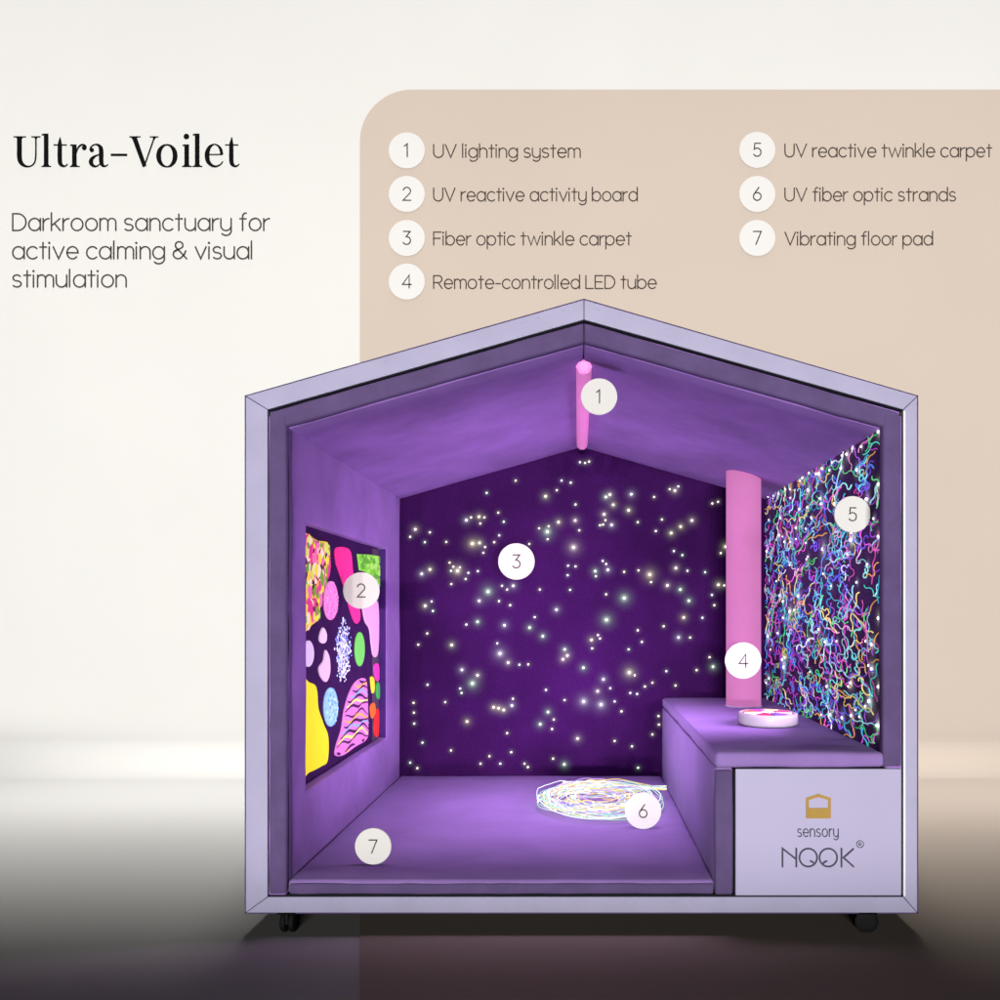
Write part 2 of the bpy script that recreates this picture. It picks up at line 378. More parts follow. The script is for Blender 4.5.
# paragraph and serif heading on the cream wall
para = thing('paragraph_lettering', 'three lines of thin dark lettering starting Darkroom sanctuary on the cream wall', 'lettering', (WX(12), WALL_Y, WZ(287)))
for txt, v, x1 in (('Darkroom sanctuary for', 230.5, 270), ('active calming & visual', 258.8, 253.5), ('stimulation', 287, 127)):
    mb = MB(); lettering(mb, txt, 12.8, -v, 23.8, 1.6, wall_fn(.001), x1 - 13.6)
    mb.build('text_line', M['ink'], para, fix=False)
def heading():
    mb = MB(); f = .3003; k = [0]
    base = wall_fn(.001)
    fn = lambda x, y, z: base(x*f, -167 + y*f, z)
    def st(*pts):
        k[0] += 1
        # smooth the variable-width path
        if len(pts) > 3:
            out = []
            for i in range(len(pts)-1):
                p0, p1, p2, p3 = pts[max(i-1, 0)], pts[i], pts[i+1], pts[min(i+2, len(pts)-1)]
                for s_ in range(5):
                    t = s_/5
                    out.append(tuple(.5*((2*p1[j]) + (-p0[j]+p2[j])*t + (2*p0[j]-5*p1[j]+4*p2[j]-p3[j])*t*t + (-p0[j]+3*p1[j]-3*p2[j]+p3[j])*t**3) for j in range(3)))
            pts = out + [pts[-1]]
        pts = [(p[0], p[1], p[2] + 1.3) for p in pts]
        ribbon(mb, list(pts), 1, fn, (k[0] % 6)*.00015)
    def ser(x0, x1, y, xs, w, d):          # hairline serif with small brackets into a stem of width w
        st((x0, y, 3.2), (x1, y, 3.2))
        k[0] += 1
        mb.add([fn(xs-w/2-5, y, (k[0] % 6)*.00015), fn(xs+w/2+5, y, (k[0] % 6)*.00015), fn(xs+w/2, y+d*9, (k[0] % 6)*.00015), fn(xs-w/2, y+d*9, (k[0] % 6)*.00015)], [(0, 1, 2, 3) if d > 0 else (3, 2, 1, 0)])
    # U
    ser(45, 87, 100, 65, 15, -1); st((65, 100, 15), (65, 60, 15), (65, 36, 15), (68, 19, 14), (77, 7, 10), (92, 1, 5), (107, 5, 4), (116, 16, 4), (119.5, 35, 4), (120, 70, 4), (120, 100, 4)); ser(105, 135, 100, 120, 4, -1)
    def ell(dx): ser(138+dx, 171+dx, 1.6, 154+dx, 14, 1); st((154+dx, 1, 14), (154+dx, 111, 14)); st((139+dx, 106, 3), (148+dx, 108.5, 5))
    def tee(dx): st((201+dx, 99, 1), (200+dx, 84, 9), (199.5+dx, 70, 13), (199.5+dx, 25, 13.5), (202+dx, 10, 12), (211+dx, 2.5, 7), (219+dx, 3.5, 4), (226+dx, 10, 2.5)); st((179+dx, 73, 3.2), (223+dx, 73, 3.2))
    ell(0); tee(0)
    # r
    ser(233, 266, 1.6, 248, 14, 1); st((248, 1, 14), (248, 75, 14)); st((234, 71, 3), (242, 73, 5))
    st((255, 46, 2.5), (258, 58, 3.5), (265, 69, 5), (275, 74, 5), (283, 70, 7), (285, 64, 8)); disc2(mb, 281, 63, 8, fn, .0011)
    # a
    disc2(mb, 306, 56, 7.5, fn, .0011)
    st((301, 58, 5), (305, 68, 4), (318, 74.5, 4), (331, 70, 9), (337, 57, 13.5), (337.5, 20, 13.5), (341, 7, 11), (350, 2, 5), (361, 8, 2.5))
    st((338, 43, 3), (322, 38, 5), (308, 29, 10), (303, 17, 13.5), (308, 6, 10), (319, 1.5, 5.5), (331, 8, 3), (338, 18, 2))
    st((369, 40, 7), (424, 40, 7))
    # V
    st((447, 100, 15), (482, 1, 12)); st((480, 0, 4), (515, 100, 4)); ser(431, 469, 100, 447, 12, -1); ser(499, 528, 100, 514, 4, -1)
    # o
    st(*[(556 + 27.5*math.cos(R(a)), 37 + 36.5*math.sin(R(a)), 4 + 11*abs(math.cos(R(a)))**1.5) for a in range(0, 361, 15)])
    # i l e t
    ser(606, 639, 1.6, 622, 14, 1); st((622, 1, 14), (622, 75, 14)); st((608, 71, 3), (616, 73, 5)); disc2(mb, 621, 101, 9.5, fn, .0011)
    ell(503)
    st((691, 41, 3.2), (740, 41, 3.2))
    st((738.5, 40, 9), (736, 56, 9), (728, 69, 6), (714, 75, 3.5), (699, 67, 9), (691, 50, 14), (690, 35, 15), (693, 19, 13), (704, 6, 9), (718, 1.5, 6), (733, 7, 4), (743, 19, 2.5))
    tee(571)
    o = mb.build('heading_lettering', M['ink_black'], fix=False)
    tag(o, 'bold black serif heading reading Ultra-Voilet on the cream wall', 'lettering')
heading()

# ------------------------------------------------------------------ the booth
booth = thing('sensory_booth', 'lavender house-shaped sensory booth on black casters with purple padded interior', 'booth', (X(584), 0, 0))
DEPTH = dep(.608)                 # inner back face
def front(p, t, y0, y1): return (X(p[0]), y1 if t else y0, Z(p[1]))
def boards():
    O = dict(bl=(245.5, 913), br=(917.5, 913), er=(917.5, 396), pk=(584, 299.5), el=(245.5, 396))
    I = dict(bl=(267.5, 897), br=(903.5, 897), er=(903.5, 409.5), pk=(584, 319.5), el=(267.5, 409.5))
    ks = ['bl', 'br', 'er', 'pk', 'el']
    g = .16
    for i in range(5):
        a, b = ks[i], ks[(i+1) % 5]
        q = [Vector(O[a]), Vector(O[b]), Vector(I[b]), Vector(I[a])]
        d = (q[1]-q[0]).normalized()
        q[0] += d*g; q[3] += d*g; q[1] -= d*g; q[2] -= d*g
        mb = MB(); mb.prism([tuple(v) for v in q], lambda p, t: front(p, t, 0, .03))
        o = mb.build('frame_board', M['lav'], booth, bevel=.0025, seg=2)
        if i == 1:
            mb = MB(); mb.box(X(903), X(905.3), -.003, .028, Z(896), Z(411)); mb.build('edge_highlight', M['trim'], o, bevel=.001)  # white strip stands in for the highlight on the jamb's inner bevel
    # thin dark edge banding round the boards
    B = dict(bl=(-1.2, 1.2), br=(1.2, 1.2), er=(1.2, -.75), pk=(0, -1.25), el=(-1.2, -.75))
    for i in range(5):
        a, b = ks[i], ks[(i+1) % 5]
        q = [tuple(Vector(O[a]) + Vector(B[a])), tuple(Vector(O[b]) + Vector(B[b])), tuple(Vector(O[b]) + Vector(B[b])*.1), tuple(Vector(O[a]) + Vector(B[a])*.1)]
        mb = MB(); mb.prism(q, lambda p, t: front(p, t, .003, .03)); mb.build('edge_banding', M['dark_edge'], booth)
    # dark outer shell behind the boards, 3 mm proud all round
    for i in range(5):
        a, b = ks[i], ks[(i+1) % 5]
        out = {k: Vector(O[k]) + (Vector(O[k]) - Vector((584, 620))).normalized()*1.1 for k in ks}
        inn = {'bl': (262, 899), 'br': (909, 899), 'er': (909, 403), 'pk': (584, 311), 'el': (262, 403)}
        q = [tuple(out[a]), tuple(out[b]), inn[b], inn[a]]
        mb = MB(); mb.prism(q, lambda p, t: front(p, t, .031, DEPTH + .06))
        mb.build('outer_panel', M['dark_edge'], booth)
boards()
Y_P = .012     # front of the padding, a little behind the frame face
# black reveal behind the padding gaps (thin lining boards)
# left padded wall with a window for the board
def left_wall():
    k0, k1, v0, v1 = .925, .652, 515.5, 806
    ya, yb = dep(k0), dep(k1)
    za, zb = Z(v1), Z(v0)
    x0, x1 = X(263), X(284.5)
    Yo = (Y_P, DEPTH + .02); Zo = (Z(897), Z(414))
    outer = [(Yo[0], Zo[0]), (Yo[1], Zo[0]), (Yo[1], Zo[1]), (Yo[0], Zo[1])]
    inner = [(ya, za), (yb, za), (yb, zb), (ya, zb)]
    mb = MB(); n = 4
    vs = [(x, *p) for x in (x0, x1) for p in outer + inner]
    fs = []
    for i in range(4):
        j = (i+1) % 4
        fs += [(i, j, j+4, i+4), (8+i, 8+i+4, 8+j+4, 8+j), (i, 8+i, 8+j, j), (i+4, j+4, j+12, i+12)]
    mb.add(vs, fs)
    o = mb.build('side_wall_padding', M['velvet'], booth)
    soften(o, .003, 4, .06, .010)
    o['label'] = 'padded purple wall panel with a rectangular opening'
    # front edge strip, duskier piping
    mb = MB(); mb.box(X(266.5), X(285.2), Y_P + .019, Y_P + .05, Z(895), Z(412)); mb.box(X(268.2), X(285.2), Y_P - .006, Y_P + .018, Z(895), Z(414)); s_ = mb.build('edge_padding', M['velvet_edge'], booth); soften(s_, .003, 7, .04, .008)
left_wall()
def right_wall():
    mb = MB(); mb.box(X(887), X(906), Y_P, DEPTH + .02, Z(897), Z(414)); o = mb.build('side_wall_padding', M['velvet'], booth); soften(o, .002, 4, .06, .01)
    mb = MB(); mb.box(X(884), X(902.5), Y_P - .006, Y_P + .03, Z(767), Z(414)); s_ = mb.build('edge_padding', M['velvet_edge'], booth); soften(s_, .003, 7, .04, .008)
right_wall()
def ceiling():
    for sgn in (-1, 1):
        e = 584 + sgn*321
        yl = lambda u, v0: v0 + .283*abs(u - 584)
        q = [(e, yl(e, 341.5)), (584 + sgn*.4, 341.5), (584 + sgn*.4, 316), (e, yl(e, 316))]
        mb = MB(); mb.prism(q, lambda p, t: front(p, t, Y_P + .02, DEPTH + .02))
        o = mb.build('ceiling_padding', M['velvet'], booth); soften(o, .0025, 4, .07, .008)
        a = 584 + sgn*316
        q = [(a, yl(a, 340.5)), (584 + sgn*.6, 340.5), (584 + sgn*.6, 322), (a, yl(a, 322))]
        mb = MB(); mb.prism(q, lambda p, t: front(p, t, Y_P - .004, Y_P + .03))
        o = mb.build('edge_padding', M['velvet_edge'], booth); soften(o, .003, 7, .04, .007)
ceiling()
# base deck and back board
mb = MB(); mb.box(X(263), X(908), .02, DEPTH + .05, Z(899), Z(896.2)); mb.build('base_deck', M['black_gap'], booth)
mb = MB(); q = [(264, 897), (907, 897), (907, 412), (584, 322), (264, 412)]
mb.prism(q, lambda p, t: front(p, t, DEPTH + .022, DEPTH + .05)); mb.build('back_board', M['dark_edge'], booth)
# casters
for cx, cy in ((286.5, .02), (868, .02), (286.5, 1.42), (868, 1.42)):
    mb = MB(); mb.box(X(cx-9), X(cx+9), cy-.025, cy+.045, Z(914), Z(912.8))
    c = mb.build('caster', M['steel'], booth, bevel=.001)
    left = cx < 500
    mb = MB()
    if left:   # swivelled edge-on: a pair of slim wheels
        for dx in (-4.2, 4.2):
            mb.lathe([(.018, -.010), (.029, -.009), (.034, -.005), (.034, .005), (.029, .009), (.018, .010)], (X(cx+dx), cy + .01, .034), 'x', 32)
    else:      # swivelled side-on
        for dy in (-.013, .013):
            mb.lathe([(.018, -.010), (.030, -.009), (.036, -.005), (.036, .005), (.030, .009), (.018, .010)], (X(cx), cy + .01 + dy, .036), 'y', 32)
    mb.build('wheel', M['rubber'], c, smooth=False, bevel=.001)
    mb = MB(); mb.lathe([(.009, .03), (.012, .05), (.016, .062)], (X(cx), cy+.01, 0), 'z', 16)
    if left: mb.box(X(cx-1.2), X(cx+1.2), cy-.02, cy+.03, .03, .062)
    else: mb.box(X(cx-9), X(cx+9), cy+.007, cy+.013, .034, .062)
    mb.build('fork', M['rubber'], c, bevel=.0008)

# bench (fixed): side padding, cushion, front panel with the mark
def bench():
    mb = MB(); mb.box(X(715.5), X(733.5), .010, DEPTH - .012, Z(895), Z(768)); o = mb.build('bench_side', M['velvet_pad'], booth); soften(o, .003, 4, .06, .010)
    mb = MB(); mb.box(X(715.3), X(733), .002, .022, Z(895), Z(770)); o = mb.build('edge_padding', M['velvet_edge'], booth); soften(o, .003, 7, .04, .007)
    mb = MB(); mb.box(X(734), X(884), .02, DEPTH - .012, Z(895), Z(770)); mb.build('bench_box', M['black_gap'], booth)
    mb = MB(); mb.box(X(716), X(886), .004, DEPTH - .012, Z(768.2), Z(753)); o = mb.build('bench_cushion', M['velvet_pad'], booth); soften(o, .0035, 4.5, .05, .014)
    mb = MB(); mb.box(X(735.6), X(901.8), .002, .018, Z(896), Z(769)); p = mb.build('front_panel', M['lav_panel'], booth, bevel=.003, seg=3)
    p['label'] = 'pale lavender front panel printed with a gold house emblem and lettering'
    fn = lambda x, y, z: (X(0) + x*U, .0012 - z, Z(0) + y*U)
    # gold house emblem
    mb = MB()
    h = [(806, -818.5), (831, -818.5), (831, -798), (818.5, -793.8), (806, -798)]
    i_ = [(809, -808), (828.2, -808), (828.2, -800.2), (818.5, -797.2), (809, -800.2)]
    # lower block plus jambs and roof, laid out edge to edge
    for q in ([(806, -818.5), (831, -818.5), (831, -808), (806, -808)], [(806, -808), (809, -808), (809, -800.2), (806, -798)], [(828.2, -808), (831, -808), (831, -798), (828.2, -800.2)],
              [(806, -798), (809, -800.2), (818.5, -797.2), (818.5, -793.8)], [(818.5, -793.8), (818.5, -797.2), (828.2, -800.2), (831, -798)]):
        mb.add([fn(x, y, .0006) for x, y in q], [(0, 1, 2, 3)])
    mb.build('house_emblem', M['gold'], p, fix=False)
    mb = MB(); lettering(mb, 'sensory', 797.8, -836.7, 15.4, 1.0, fn, 40.6, sp=.17, z=.0006)
    lettering_obj = mb.build('small_lettering', M['ink_grey'], p, fix=False)
    mb = MB(); w = 1.75; b = -866.8; hgt = 18.2; z = .0006
    ribbon(mb, [(782.6, b), (782.6, b+hgt), (795.6, b+8)], w, fn, z)
    ribbon(mb, [(796.4, b), (796.4, b+hgt)], w, fn, z+.0004)
    ribbon(mb, arc(808.4, b+9.1, 8.8, 9.0, 0, 360, 40), w, fn, z)
    ribbon(mb, [(810.6, b+5.6), (812.6, b+4.9), (814.6, b+3.0)], w, fn, z+.0004)
    ribbon(mb, arc(828.4, b+9.1, 8.8, 9.0, 0, 360, 40), w, fn, z)
    ribbon(mb, [(826.8, b+5.6), (824.8, b+4.9), (823.0, b+3.0)], w, fn, z+.0004)
    ribbon(mb, [(841.6, b), (841.6, b+hgt)], w, fn, z)
    ribbon(mb, [(853.4, b+hgt-.4), (843.6, b+9.0), (853.6, b+.2)], w, fn, z+.0004)
    ribbon(mb, arc(860.2, -844.3, 3.5, 3.5, 0, 360, 24), .7, fn, z)
    lettering(mb, 'R', 859.1, -846.2, 4.8, .6, fn, z=z)
    mb.build('large_lettering', M['ink_grey'], p, fix=False)
bench()

# floor pad
def pad():
    t = None
    mb = MB(); mb.box(X(286.5), X(715), .012, DEPTH - .004, Z(896), Z(881.5))
    o = mb.build('floor_pad', M['velvet_pad'])
    soften(o, .003, 4, .06, .012)
    tag(o, 'thick purple velvet pad lying on the booth floor left of the bench', 'floor pad')
    mb = MB(); mb.box(X(288), X(714), .006, .03, Z(895), Z(884.5)); s_ = mb.build('front_edge', M['velvet_edge'], o); soften(s_, .003, 8, .04, .007)
pad()

# ------------------------------------------------------------------ twinkle carpet on the back wall
STARS = [(255,38,1),(340,2,1),(475,2,1),(502,8,1),(428,48,2),(461,30,1),(516,72,1),(605,50,2),(617,43,2),(627,73,2),(600,101,2),(604,118,1),(588,133,1),(597,131,1),(622,132,2),(680,42,2),(672,89,2),(747,50,1),(793,27,1),(808,31,2),(818,19,1),(770,116,1),(752,150,1),(797,156,2),(825,137,2),(858,119,2),(699,124,1),(918,69,1),(935,64,1),(195,118,2),(209,110,1),(232,108,2),(248,110,1),(236,128,1),(289,96,1),(305,123,1),(292,163,1),(277,183,1),(45,145,2),(30,167,1),(88,154,1),(73,183,1),(136,182,1),(213,187,3),(234,185,2),(245,214,1),(250,197,1),(409,142,1),(433,152,3),(437,136,1),(434,174,1),(466,124,2),(515,119,2),(527,148,1),(510,198,3),(380,188,1),(494,252,1),(516,254,1),(493,280,1),(500,323,1),(596,238,1),(606,247,1),(611,264,2),(574,268,2),(576,283,1),(659,270,1),(701,266,1),(734,278,3),(738,300,1),(786,310,2),(824,322,2),(811,259,2),(845,267,1),(897,271,1),(805,209,1),(830,221,1),(943,215,1),(957,196,2),(936,308,2),(953,310,1),(917,338,1),(924,368,1),(849,355,2),(834,404,2),(889,405,1),(819,463,2),(853,463,1),(775,430,1),(699,442,1),(711,476,1),(672,498,1),(607,411,3),(659,347,3),(606,336,1),(460,381,2),(411,322,1),(333,311,2),(315,322,1),(300,311,1),(259,328,3),(233,355,2),(291,356,1),(324,368,1),(228,417,2),(195,425,1),(307,427,2),(381,434,2),(396,403,1),(420,459,2),(74,370,2),(93,357,1),(97,385,1),(80,451,1),(54,484,1),(152,485,2),(64,276,2),(88,263,2),(146,243,1),(150,267,1),(157,255,1),(169,267,3),(176,257,1),(201,273,1),(229,268,1),(193,291,1),(151,306,1),(286,480,1),(294,510,3),(318,537,2),(351,543,1),(377,542,1),(182,558,2),(228,574,2),(213,598,3),(177,613,1),(181,626,1),(81,602,1),(40,655,1),(41,684,1),(42,716,1),(133,653,1),(197,710,2),(275,668,2),(290,671,2),(305,676,2),(329,663,2),(332,643,1),(315,744,1),(435,682,2),(412,718,2),(452,704,1),(447,732,1),(429,617,1),(484,647,1),(484,498,2),(492,516,2),(479,527,2),(539,552,2),(563,470,2),(582,456,1),(588,466,1),(565,495,1),(598,586,2),(581,621,2),(618,612,1),(540,651,3),(591,660,3),(631,651,1),(651,680,1),(677,626,1),(697,629,1),(674,566,3),(690,574,1),(720,607,1),(742,596,1),(783,562,1),(810,604,1),(872,559,1),(920,549,2),(910,521,1),(760,694,1),(761,719,1),(742,748,1),(682,783,1),(631,767,1),(522,760,2),(450,819,1),(483,836,2),(366,834,1),(376,844,1),(327,800,1),(263,812,1),(237,834,1),(295,834,1),(150,795,1),(66,772,1),(30,831,1),(51,847,1),(700,846,1),(529,-52,1),(544,-50,1),(556,-54,1)]
TINT = [(1, 1, .62), (1, .88, .5), (.66, 1, .66), (.85, .82, 1), (1, .85, .75)]
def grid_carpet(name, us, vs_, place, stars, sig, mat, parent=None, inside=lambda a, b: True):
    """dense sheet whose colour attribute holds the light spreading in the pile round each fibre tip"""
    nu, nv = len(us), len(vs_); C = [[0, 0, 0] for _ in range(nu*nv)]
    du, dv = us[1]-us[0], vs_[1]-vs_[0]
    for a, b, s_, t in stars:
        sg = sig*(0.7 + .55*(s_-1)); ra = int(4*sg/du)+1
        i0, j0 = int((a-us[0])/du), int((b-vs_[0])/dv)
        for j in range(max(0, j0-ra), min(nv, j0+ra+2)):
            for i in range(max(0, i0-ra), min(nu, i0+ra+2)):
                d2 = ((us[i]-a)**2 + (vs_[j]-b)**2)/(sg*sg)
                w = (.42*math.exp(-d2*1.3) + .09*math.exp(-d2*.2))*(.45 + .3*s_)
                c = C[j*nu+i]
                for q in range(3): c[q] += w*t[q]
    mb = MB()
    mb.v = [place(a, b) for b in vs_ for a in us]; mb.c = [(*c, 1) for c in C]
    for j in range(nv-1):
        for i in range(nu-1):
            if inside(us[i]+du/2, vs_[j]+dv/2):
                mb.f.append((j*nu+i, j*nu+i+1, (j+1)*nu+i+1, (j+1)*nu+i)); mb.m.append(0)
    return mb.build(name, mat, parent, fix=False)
def tips(stars, place, nrm, carpet, r0, group):
    order = sorted(stars, key=lambda s_: -s_[2])
    rest = MB()
    for n_, (a, b, s_, t) in enumerate(order):
        mb = MB() if n_ < 100 else rest
        mb.cur = tuple(.55 + .45*q for q in t)
        c = Vector(place(a, b)); r = r0*(.72 + .28*s_)
        up = Vector((0, 0, 1)); side = nrm.cross(up)
        vs = [c + nrm*r*.8]; fs = []
        for ring, (rad, hh) in enumerate(((.6, .62), (1, .0))):
            for q in range(8):
                w = 2*PI*q/8; vs.append(c + (side*math.cos(w) + up*math.sin(w))*r*rad + nrm*(r*hh + .0003))
        for q in range(8):
            fs += [(0, 1+q, 1+(q+1) % 8), (1+q, 9+q, 9+(q+1) % 8, 1+(q+1) % 8)]
        mb.add(vs, fs)
        if n_ < 100: mb.build('light_point', M['dot'], carpet)
    if rest.v:
        o = rest.build('light_point', M['dot'], carpet); o['kind'] = 'stuff'; o['label'] = 'faint smaller points of light'
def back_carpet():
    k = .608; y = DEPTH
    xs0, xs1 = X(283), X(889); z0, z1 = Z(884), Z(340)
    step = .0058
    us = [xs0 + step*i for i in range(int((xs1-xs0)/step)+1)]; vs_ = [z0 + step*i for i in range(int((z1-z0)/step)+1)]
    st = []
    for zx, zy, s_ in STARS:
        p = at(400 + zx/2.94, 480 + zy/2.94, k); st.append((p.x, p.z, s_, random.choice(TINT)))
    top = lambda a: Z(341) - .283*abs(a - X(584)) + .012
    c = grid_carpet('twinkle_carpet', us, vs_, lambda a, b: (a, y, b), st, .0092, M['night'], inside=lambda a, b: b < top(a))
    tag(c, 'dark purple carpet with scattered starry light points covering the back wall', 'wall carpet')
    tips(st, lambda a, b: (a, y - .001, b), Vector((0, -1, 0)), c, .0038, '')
back_carpet()

# ------------------------------------------------------------------ squiggle carpet on the right wall
NEON = [lin(c) for c in ((150, 225, 240), (240, 235, 250), (120, 225, 235), (150, 230, 225), (225, 90, 200), (170, 90, 225), (110, 225, 140), (60, 205, 215), (60, 190, 225), (80, 225, 200), (70, 215, 120), (230, 90, 190), (200, 80, 210), (235, 150, 200), (225, 170, 90), (240, 215, 130), (120, 90, 230), (150, 70, 200), (170, 235, 235), (90, 140, 235))]
def right_carpet():
    x = X(885.5)
    ya, yb = .045, DEPTH - .003
    z0, z1 = Z(757), Z(423)
    step = .0075
    us = [ya + step*i for i in range(int((yb-ya)/step)+1)]; vs_ = [z0 + step*i for i in range(int((z1-z0)/step)+1)]
    place = lambda a, b, off=0: (x - off, a, b)
    rnd = random.Random(21)
    st = []
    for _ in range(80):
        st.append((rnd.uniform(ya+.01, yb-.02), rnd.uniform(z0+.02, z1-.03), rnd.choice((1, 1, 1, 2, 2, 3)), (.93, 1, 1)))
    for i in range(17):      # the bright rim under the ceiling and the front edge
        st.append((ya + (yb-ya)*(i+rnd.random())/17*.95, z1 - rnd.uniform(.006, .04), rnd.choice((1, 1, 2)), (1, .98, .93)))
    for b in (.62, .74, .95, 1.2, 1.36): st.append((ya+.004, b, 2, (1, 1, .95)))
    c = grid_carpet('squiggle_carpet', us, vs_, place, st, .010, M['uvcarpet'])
    tag(c, 'dark wall carpet covered in glowing neon squiggles on the right wall above the bench', 'wall carpet')
    # raised yarn squiggles woven into the carpet
    mb = MB(); pts0 = []
    tries = 0
    while len(pts0) < 600 and tries < 9000:
        tries += 1
        a, b = rnd.uniform(ya, yb), rnd.uniform(z0, z1)
        md = .033 if len(pts0) < 400 else .027
        if any((a-p)**2 + (b-q)**2 < md*md for p, q in pts0): continue
        pts0.append((a, b))
        col = rnd.choice(NEON)
        dd = (a-ya)/(yb-ya)
        if rnd.random() < dd*.55: col = rnd.choice([lin(c) for c in ((120, 90, 235), (160, 60, 210), (80, 110, 240), (200, 70, 190), (70, 160, 230), (235, 225, 160))])
        g = rnd.uniform(.6, 1.2); mb.cur = tuple(v*g for v in col)
        th = rnd.choice((PI/2, -PI/2)) + rnd.gauss(0, .9); cur = rnd.uniform(30, 85)*rnd.choice((-1, 1)); P = [(a, b)]
        n_ = rnd.randint(13, 25); flip = rnd.randint(4, 8)
        for i in range(n_):
            if i % flip == flip-1: cur = -cur*rnd.uniform(.5, 1.4)
            th += cur*.0075; a += math.cos(th)*.0125; b += math.sin(th)*.0068
            if not (ya < a < yb and z0 < b < z1): break
            P.append((a, b))
        if len(P) < 4: continue
        w = rnd.uniform(.0016, .0025)
        mb.tube([Vector((x - .0015 - .0012*math.sin(i*.9), p, q)) for i, (p, q) in enumerate(P)], w, 5)
    mb.build('squiggle_yarn', M['neon'], c, smooth=True, fix=False)
    tips(st, lambda a, b: place(a, b, .003), Vector((-1, 0, 0)), c, .0040, '')
right_carpet()

# ------------------------------------------------------------------ activity board in the left wall
def activity_board():
    xb = X(272); q = X0 - 272
    def bp(zx, zy, off=0.0):      # from the elevation of the board to its plane
        u, v = 290 + zx/3.333, 500 + zy/3.333
        k = (X0 - u)/q
        return (xb + off, dep(k), ZH - (v - 611)/k*U)
    y0, y1, z0, z1 = dep(.925) - .03, dep(.652) + .03, Z(806) - .03, Z(515.5) + .03
    mb = MB(); mb.box(xb - .012, xb, y0, y1, z0, z1)
    bd = mb.build('activity_board', M['board'], bevel=.002)
    tag(bd, 'dark violet activity board of bright felt shapes set into the left wall', 'activity board')
    def smooth_poly(pts, n=5):
        out = []; m_ = len(pts)
        for i in range(m_):
            p0, p1, p2, p3 = pts[i-1], pts[i], pts[(i+1) % m_], pts[(i+2) % m_]
            for s_ in range(n):
                t = s_/n
                out.append(tuple(.5*(2*p1[j] + (-p0[j]+p2[j])*t + (2*p0[j]-5*p1[j]+4*p2[j]-p3[j])*t*t + (-p0[j]+3*p1[j]-3*p2[j]+p3[j])*t**3) for j in (0, 1)))
        return out
    def ov(cx, cy, rx, ry): return [(cx + rx*math.cos(R(a)), cy + ry*math.sin(R(a))) for a in range(0, 360, 15)]
    def patch(pts, rgb, label, h=.006, sm=True):
        pts = smooth_poly(pts) if sm else pts
        mb = MB(); mb.cur = lin(rgb)
        n_ = len(pts); cx = sum(p[0] for p in pts)/n_; cy = sum(p[1] for p in pts)/n_
        ins = [(cx + (p[0]-cx)*.93, cy + (p[1]-cy)*.95) for p in pts]
        vs = [bp(*p, .0004) for p in pts] + [bp(*p, h*.7) for p in pts] + [bp(*p, h) for p in ins]
        fs = [(i, (i+1) % n_, (i+1) % n_+n_, i+n_) for i in range(n_)] + [(i+n_, (i+1) % n_+n_, (i+1) % n_+2*n_, i+2*n_) for i in range(n_)] + [tuple(range(2*n_, 3*n_))]
        mb.add(vs, fs)
        o = mb.build('felt_patch', M['fabric'], bd); o['label'] = label
        return o, pts
    def inside(p, poly):
        r = False; j = len(poly)-1
        for i in range(len(poly)):
            if (poly[i][1] > p[1]) != (poly[j][1] > p[1]) and p[0] < (poly[j][0]-poly[i][0])*(p[1]-poly[i][1])/(poly[j][1]-poly[i][1]) + poly[i][0]: r = not r
            j = i
        return r
    rnd = random.Random(3)
    def flecks(o, poly, cols, n_, r0, h=.0068, stretch=1.6):
        """printed blotches standing just proud of the felt, added to the patch's own mesh"""
        mb = MB(); xs = [p[0] for p in poly]; ys = [p[1] for p in poly]; got = 0
        for i in range(n_*6):
            if got >= n_: break
            c = (rnd.uniform(min(xs), max(xs)), rnd.uniform(min(ys), max(ys)))
            if not inside(c, poly): continue
            got += 1; mb.cur = lin(rnd.choice(cols)); r = r0*rnd.uniform(.6, 1.4); a0 = rnd.uniform(0, 6)
            pp = []
            for q_ in range(7):
                w = a0 + 2*PI*q_/7; f = r*rnd.uniform(.6, 1.25)
                p = (c[0] + math.cos(w)*f, c[1] + math.sin(w)*f*stretch)
                pp.append(p if inside(p, poly) else c)
            mb.add([bp(*p, h + got*.00002) for p in pp], [tuple(range(7))])
        b2 = mb.build('print', M['fabric'], None, fix=False)
        me = o.data; bm = bmesh.new(); bm.from_mesh(me); bm.from_mesh(b2.data); bm.to_mesh(me); bm.free()
        bpy.data.objects.remove(b2)
    o, p = patch([(30, 130), (90, 136), (122, 145), (127, 200), (118, 260), (98, 320), (92, 390), (66, 418), (30, 425)], (236, 205, 60), 'mottled patch in yellow, pink, green and white')
    flecks(o, p, [(250, 225, 60), (225, 60, 140), (110, 170, 50), (245, 235, 200), (90, 40, 70), (240, 120, 170), (215, 235, 90)], 380, 6.5, stretch=3.2)
    patch([(150, 160), (196, 166), (206, 230), (216, 300), (232, 385), (218, 412), (200, 375), (178, 290), (158, 232), (150, 205)], (236, 48, 142), 'hot pink diagonal patch')
    gpts = [(222, 180), (262, 182), (302, 188), (302, 290)]
    for i in range(13): gpts.append((298 - i*5.6 + rnd.uniform(-3, 3), 292 - i*5.2 + rnd.uniform(-10, 6)))
    o, p = patch(gpts, (140, 215, 74), 'ragged bright green patch', sm=False)
    flecks(o, p, [(120, 200, 60), (165, 235, 100), (90, 175, 50)], 90, 6)
    patch([(238, 330), (270, 338), (292, 350), (292, 500), (276, 522), (268, 480), (262, 430), (246, 400)], (226, 170, 208), 'pale pink curved patch')
    o, p = patch(ov(133, 335, 24, 65), (236, 140, 205), 'pink dotted oval', sm=False); flecks(o, p, [(220, 110, 185), (245, 165, 220)], 70, 2.4)
    patch([(107, 425), (118, 445), (117, 470), (107, 478), (95, 468), (97, 446)], (232, 206, 236), 'small pale drop')
